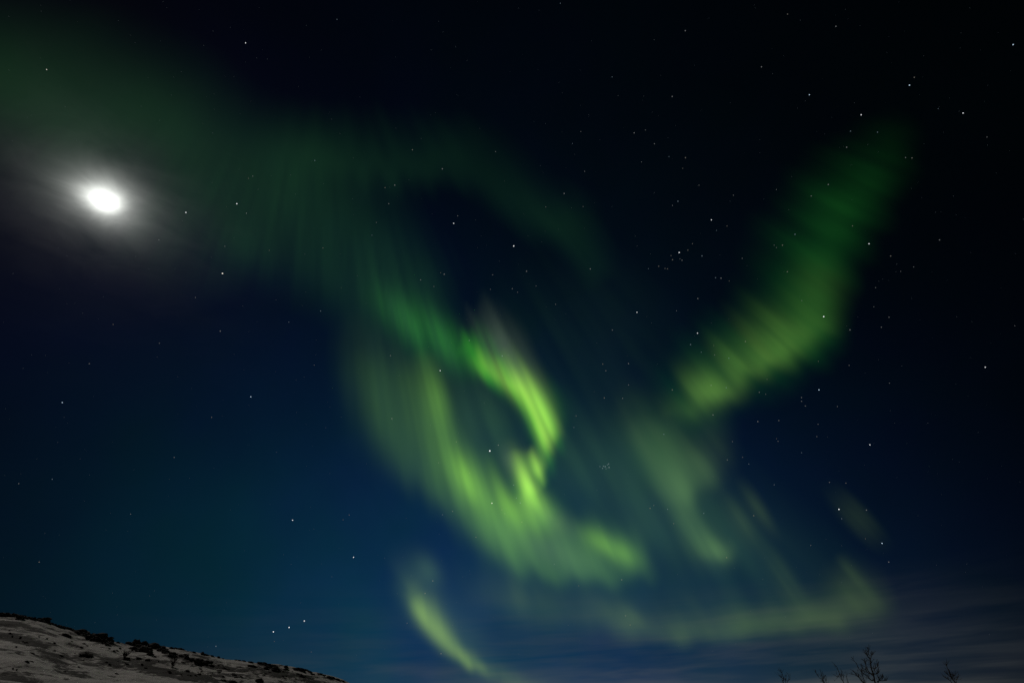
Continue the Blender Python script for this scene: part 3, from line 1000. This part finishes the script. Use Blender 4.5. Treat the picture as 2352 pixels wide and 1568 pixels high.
NAMED = [(1125, 1035, 4.6, 'w', 'brightest white star, shining inside the green aurora loop'),
         (511, 628, 4.0, 'y', 'bright warm star below and right of the moon, under the green veil'),
         (427, 488, 3.2, 'w', 'bright star nearest the moon on its right'),
         (544, 468, 3.2, 'w', 'second bright star right of the moon, inside the green veil'),
         (1180, 565, 3.6, 'w', 'bright star in the dark gap under the arching upper veil'),
         (1042, 513, 2.8, 'w', 'lone star left of centre just under the arching upper veil'),
         (1892, 727, 3.8, 'w', 'bright star on the right edge of the deep green band'),
         (1927, 1169, 3.6, 'w', 'bright star at the top of the rightmost faint ray'),
         (2026, 1247, 3.2, 'b', 'bluish star below and right of the rightmost faint ray'),
         (1881, 895, 3.2, 'b', 'blue star in the dark sky below the right band'),
         (2089, 196, 3.4, 'b', 'blue star near the top right, brightest of the upper group'),
         (2327, 103, 3.4, 'b', 'blue star closest to the top right corner'),
         (2212, 260, 3.0, 'w', 'white star right of centre in the upper right group'),
         (1978, 264, 3.0, 'w', 'white star above the top of the deep green band'),
         (1859, 218, 2.8, 'b', 'bluish star leftmost in the upper right group'),
         (1996, 560, 3.0, 'w', 'star in dark sky just right of the upper green band'),
         (2263, 843, 3.0, 'w', 'lone bright star in the dark sky near the right edge'),
         (1998, 1021, 2.8, 'w', 'star in dark blue sky right of the lower end of the right band'),
         (1560, 580, 3.4, 'w', 'brightest star of the loose cluster between veil and right band'),
         (1634, 505, 2.8, 'w', 'upper of two stars above and right of the loose cluster'),
         (1602, 765, 2.8, 'w', 'star left of the right band, higher of a close pair'),
         (1463, 717, 2.6, 'w', 'star in the dark middle of the V of green light'),
         (1130, 1155, 3.0, 'y', 'warm star in the glowing lower part of the aurora loop'),
         (1011, 851, 2.8, 'w', 'star at the dark notch where the upper veil meets the loop'),
         (628, 1450, 3.4, 'w', 'left star of the three in a row over the snowy hill'),
         (664, 1440, 3.4, 'w', 'middle star of the three in a row over the snowy hill'),
         (699, 1425, 3.4, 'w', 'right star of the three in a row over the snowy hill'),
         (672, 1194, 3.0, 'w', 'bright star in blue sky left of the aurora loop'),
         (812, 1279, 3.0, 'w', 'star in blue sky left of the aurora streak'),
         (576, 911, 2.8, 'b', 'blue star in the dark blue sky left of the loop'),
         (143, 924, 2.8, 'b', 'blue star near the left edge below the moon'),
         (564, 99, 2.8, 'w', 'star high above the green veil left of centre top'),
         (107, 160, 2.4, 'y', 'dim warm star in the top left corner above the moon')]
PLEI = [(1378, 1071), (1386, 1070), (1390, 1071), (1395, 1067), (1398, 1065), (1399, 1073), (1392, 1076), (1384, 1075)]
Z3 = [(800, 792), (850, 551), (474, 257), (453, 340), (184, 1126), (264, 1107), (361, 1024), (373, 1056), (604, 1026), (919, 1045), (529, 930), (571, 1360), (404, 1456), (1170, 942), (1187, 961), (1235, 942), (1333, 857), (1273, 1150), (1594, 467), (1460, 557), (1188, 506), (1738, 175), (1768, 49), (1980, 57),
      (2250, 259), (1784, 791), (2083, 1027), (2263, 1112), (2162, 1147), (1965, 1275), (1951, 1425), (2070, 1506), (1386, 1376), (415, 598), (580, 473), (345, 249), (372, 631), (710, 1197), (753, 1200), (817, 1222), (718, 826), (493, 981), (489, 989), (333, 1127), (314, 1124), (447, 1060), (431, 1049), (160, 40), (72, 62), (231, 148), (130, 290)]
Z4 = [(290, 97), (600, 84), (97, 234), (794, 407), (710, 348), (1140, 324), (892, 355), (1010, 455), (898, 429), (224, 497), (22, 501), (46, 553), (34, 766), (177, 769), (567, 703), (224, 664), (990, 686), (871, 668), (501, 1051), (1310, 620), (1299, 737), (1249, 722), (886, 899), (1580, 763), (1580, 792), (1610, 829),
      (1402, 943), (1237, 951), (1384, 1085), (1396, 1105), (1710, 972), (1700, 1069), (1580, 1195), (1117, 1231), (998, 1251), (1167, 1284), (1038, 1108), (2266, 134), (2206, 212), (1960, 233), (1953, 511), (1712, 480), (1862, 833), (2270, 650), (1799, 1427), (1928, 1433), (1366, 1446)]
Z5 = [(382, 574), (334, 462), (618, 493), (1699, 536), (1893, 468), (2068, 875), (1457, 745), (797, 840), (1009, 512), (1603, 250), (1732, 258), (1169, 270), (226, 432), (197, 455), (41, 1368), (5, 1296), (1885, 692)]
ZA = [(273, 519), (146, 713), (407, 737), (522, 1158), (671, 1411), (119, 1211), (723, 723), (1297, 910), (1415, 868), (1436, 877), (1375, 949), (1515, 534), (1920, 860), (1836, 962), (1867, 983), (1708, 966), (1721, 881), (1738, 157), (1249, 146), (1425, 258), (1110, 463), (1088, 369), (1145, 354), (2141, 403),
      (2033, 482), (2262, 273), (2239, 39), (2190, 109), (2253, 480), (2295, 846), (2091, 1054), (1976, 946), (1777, 1357), (1583, 1266), (1120, 1355), (709, 1093), (1037, 573), (1011, 648), (285, 314), (310, 301), (675, 209)]
ZB = [(1073, 324), (303, 132), (1184, 612), (1203, 706), (1232, 742), (1215, 742), (1120, 818), (1099, 791), (1243, 880), (1478, 1184), (669, 827), (640, 451), (742, 802), (911, 990), (599, 1305), (543, 1395), (769, 300), (864, 524), (1620, 196), (1636, 112), (2272, 246), (1966, 1297), (1655, 1340)]
MORE = [(2155, 250), (2267, 315), (2080, 362), (1842, 920), (2041, 1290), (2331, 748), (2158, 551), (365, 551), (788, 1193), (802, 1182), (785, 1192), (630, 1472), (715, 1496), (486, 958), (449, 683), (366, 788), (664, 740), (506, 760), (722, 838), (774, 45), (1574, 71), (1809, 33), (1749, 154), (1920, 61), (2100, 178),
        (1406, 177), (1287, 8), (1544, 222), (1334, 301), (700, 1425), (1013, 1500), (935, 1430), (496, 1483), (90, 1290), (300, 1180), (205, 835), (260, 745), (43, 1110), (120, 1100), (400, 1050)]
for x, y, s, c, lb in NAMED:
    star(x, y, s * .68, c, lb)
for i, (x, y) in enumerate(PLEI):
    star(x, y, (1.9, 2.4, 2.9)[i % 3], 'bd', 'small blue star in the tight cluster right of the aurora loop', 'tight cluster of blue stars')
spots = [(1435.5 + .29297 * a, 287.1 + .29297 * b_) for a, b_ in Z3] + [(1378.1 + .29297 * a, 689.1 + .29297 * b_) for a, b_ in Z4] + [(1435.5 + .29297 * a, 1033.6 + .29297 * b_) for a, b_ in Z5] \
    + [(459.4 + .39063 * a, 287.1 + .39063 * b_) for a, b_ in ZA] + [(804 + .3174 * a, 919 + .3174 * b_) for a, b_ in ZB] + MORE
kept = [(x, y) for x, y, *_ in NAMED]
SR = random.Random(3)
for x, y in spots:
    if min((x - a) ** 2 + (y - b_) ** 2 for a, b_ in kept) < 30:
        continue
    kept.append((x, y))
    star(x, y, SR.choice((1.4, 1.6, 1.9, 2.3)), SR.choice('wwwby') + 'd')
# the remaining faint ones, uncountable
vs, fs = [], []
for i in range(1100):
    x, y = SR.uniform(-500, 2850), SR.uniform(-500, 1600)
    d = Vector(sky_dir(x, y))
    if d.z < .09:
        continue
    p = d * R_STAR + EYE
    s = R_STAR / FU * .5 * SR.choice((.55, .6, .7, .8, .95)) * (1 + ((x - 1176) ** 2 + (y - 784) ** 2) / FU ** 2) ** -.6
    k = len(vs)
    vs += [p + Vector(o) * s for o in ((1, 0, 0), (-1, 0, 0), (0, 1, 0), (0, -1, 0), (0, 0, 1), (0, 0, -1))]
    fs += [(k + a, k + b_, k + c) for a, b_, c in ((0, 2, 4), (2, 1, 4), (1, 3, 4), (3, 0, 4), (2, 0, 5), (1, 2, 5), (3, 1, 5), (0, 3, 5))]
me = bpy.data.meshes.new('star_field')
me.from_pydata([tuple(v) for v in vs], [], fs)
tag(link_mesh('star_field', me, light_mat('dim_star', (.8, .9, 1.0), .14), smooth=False), 'countless dimmest stars scattered over the whole night sky', 'stars', kind='stuff')
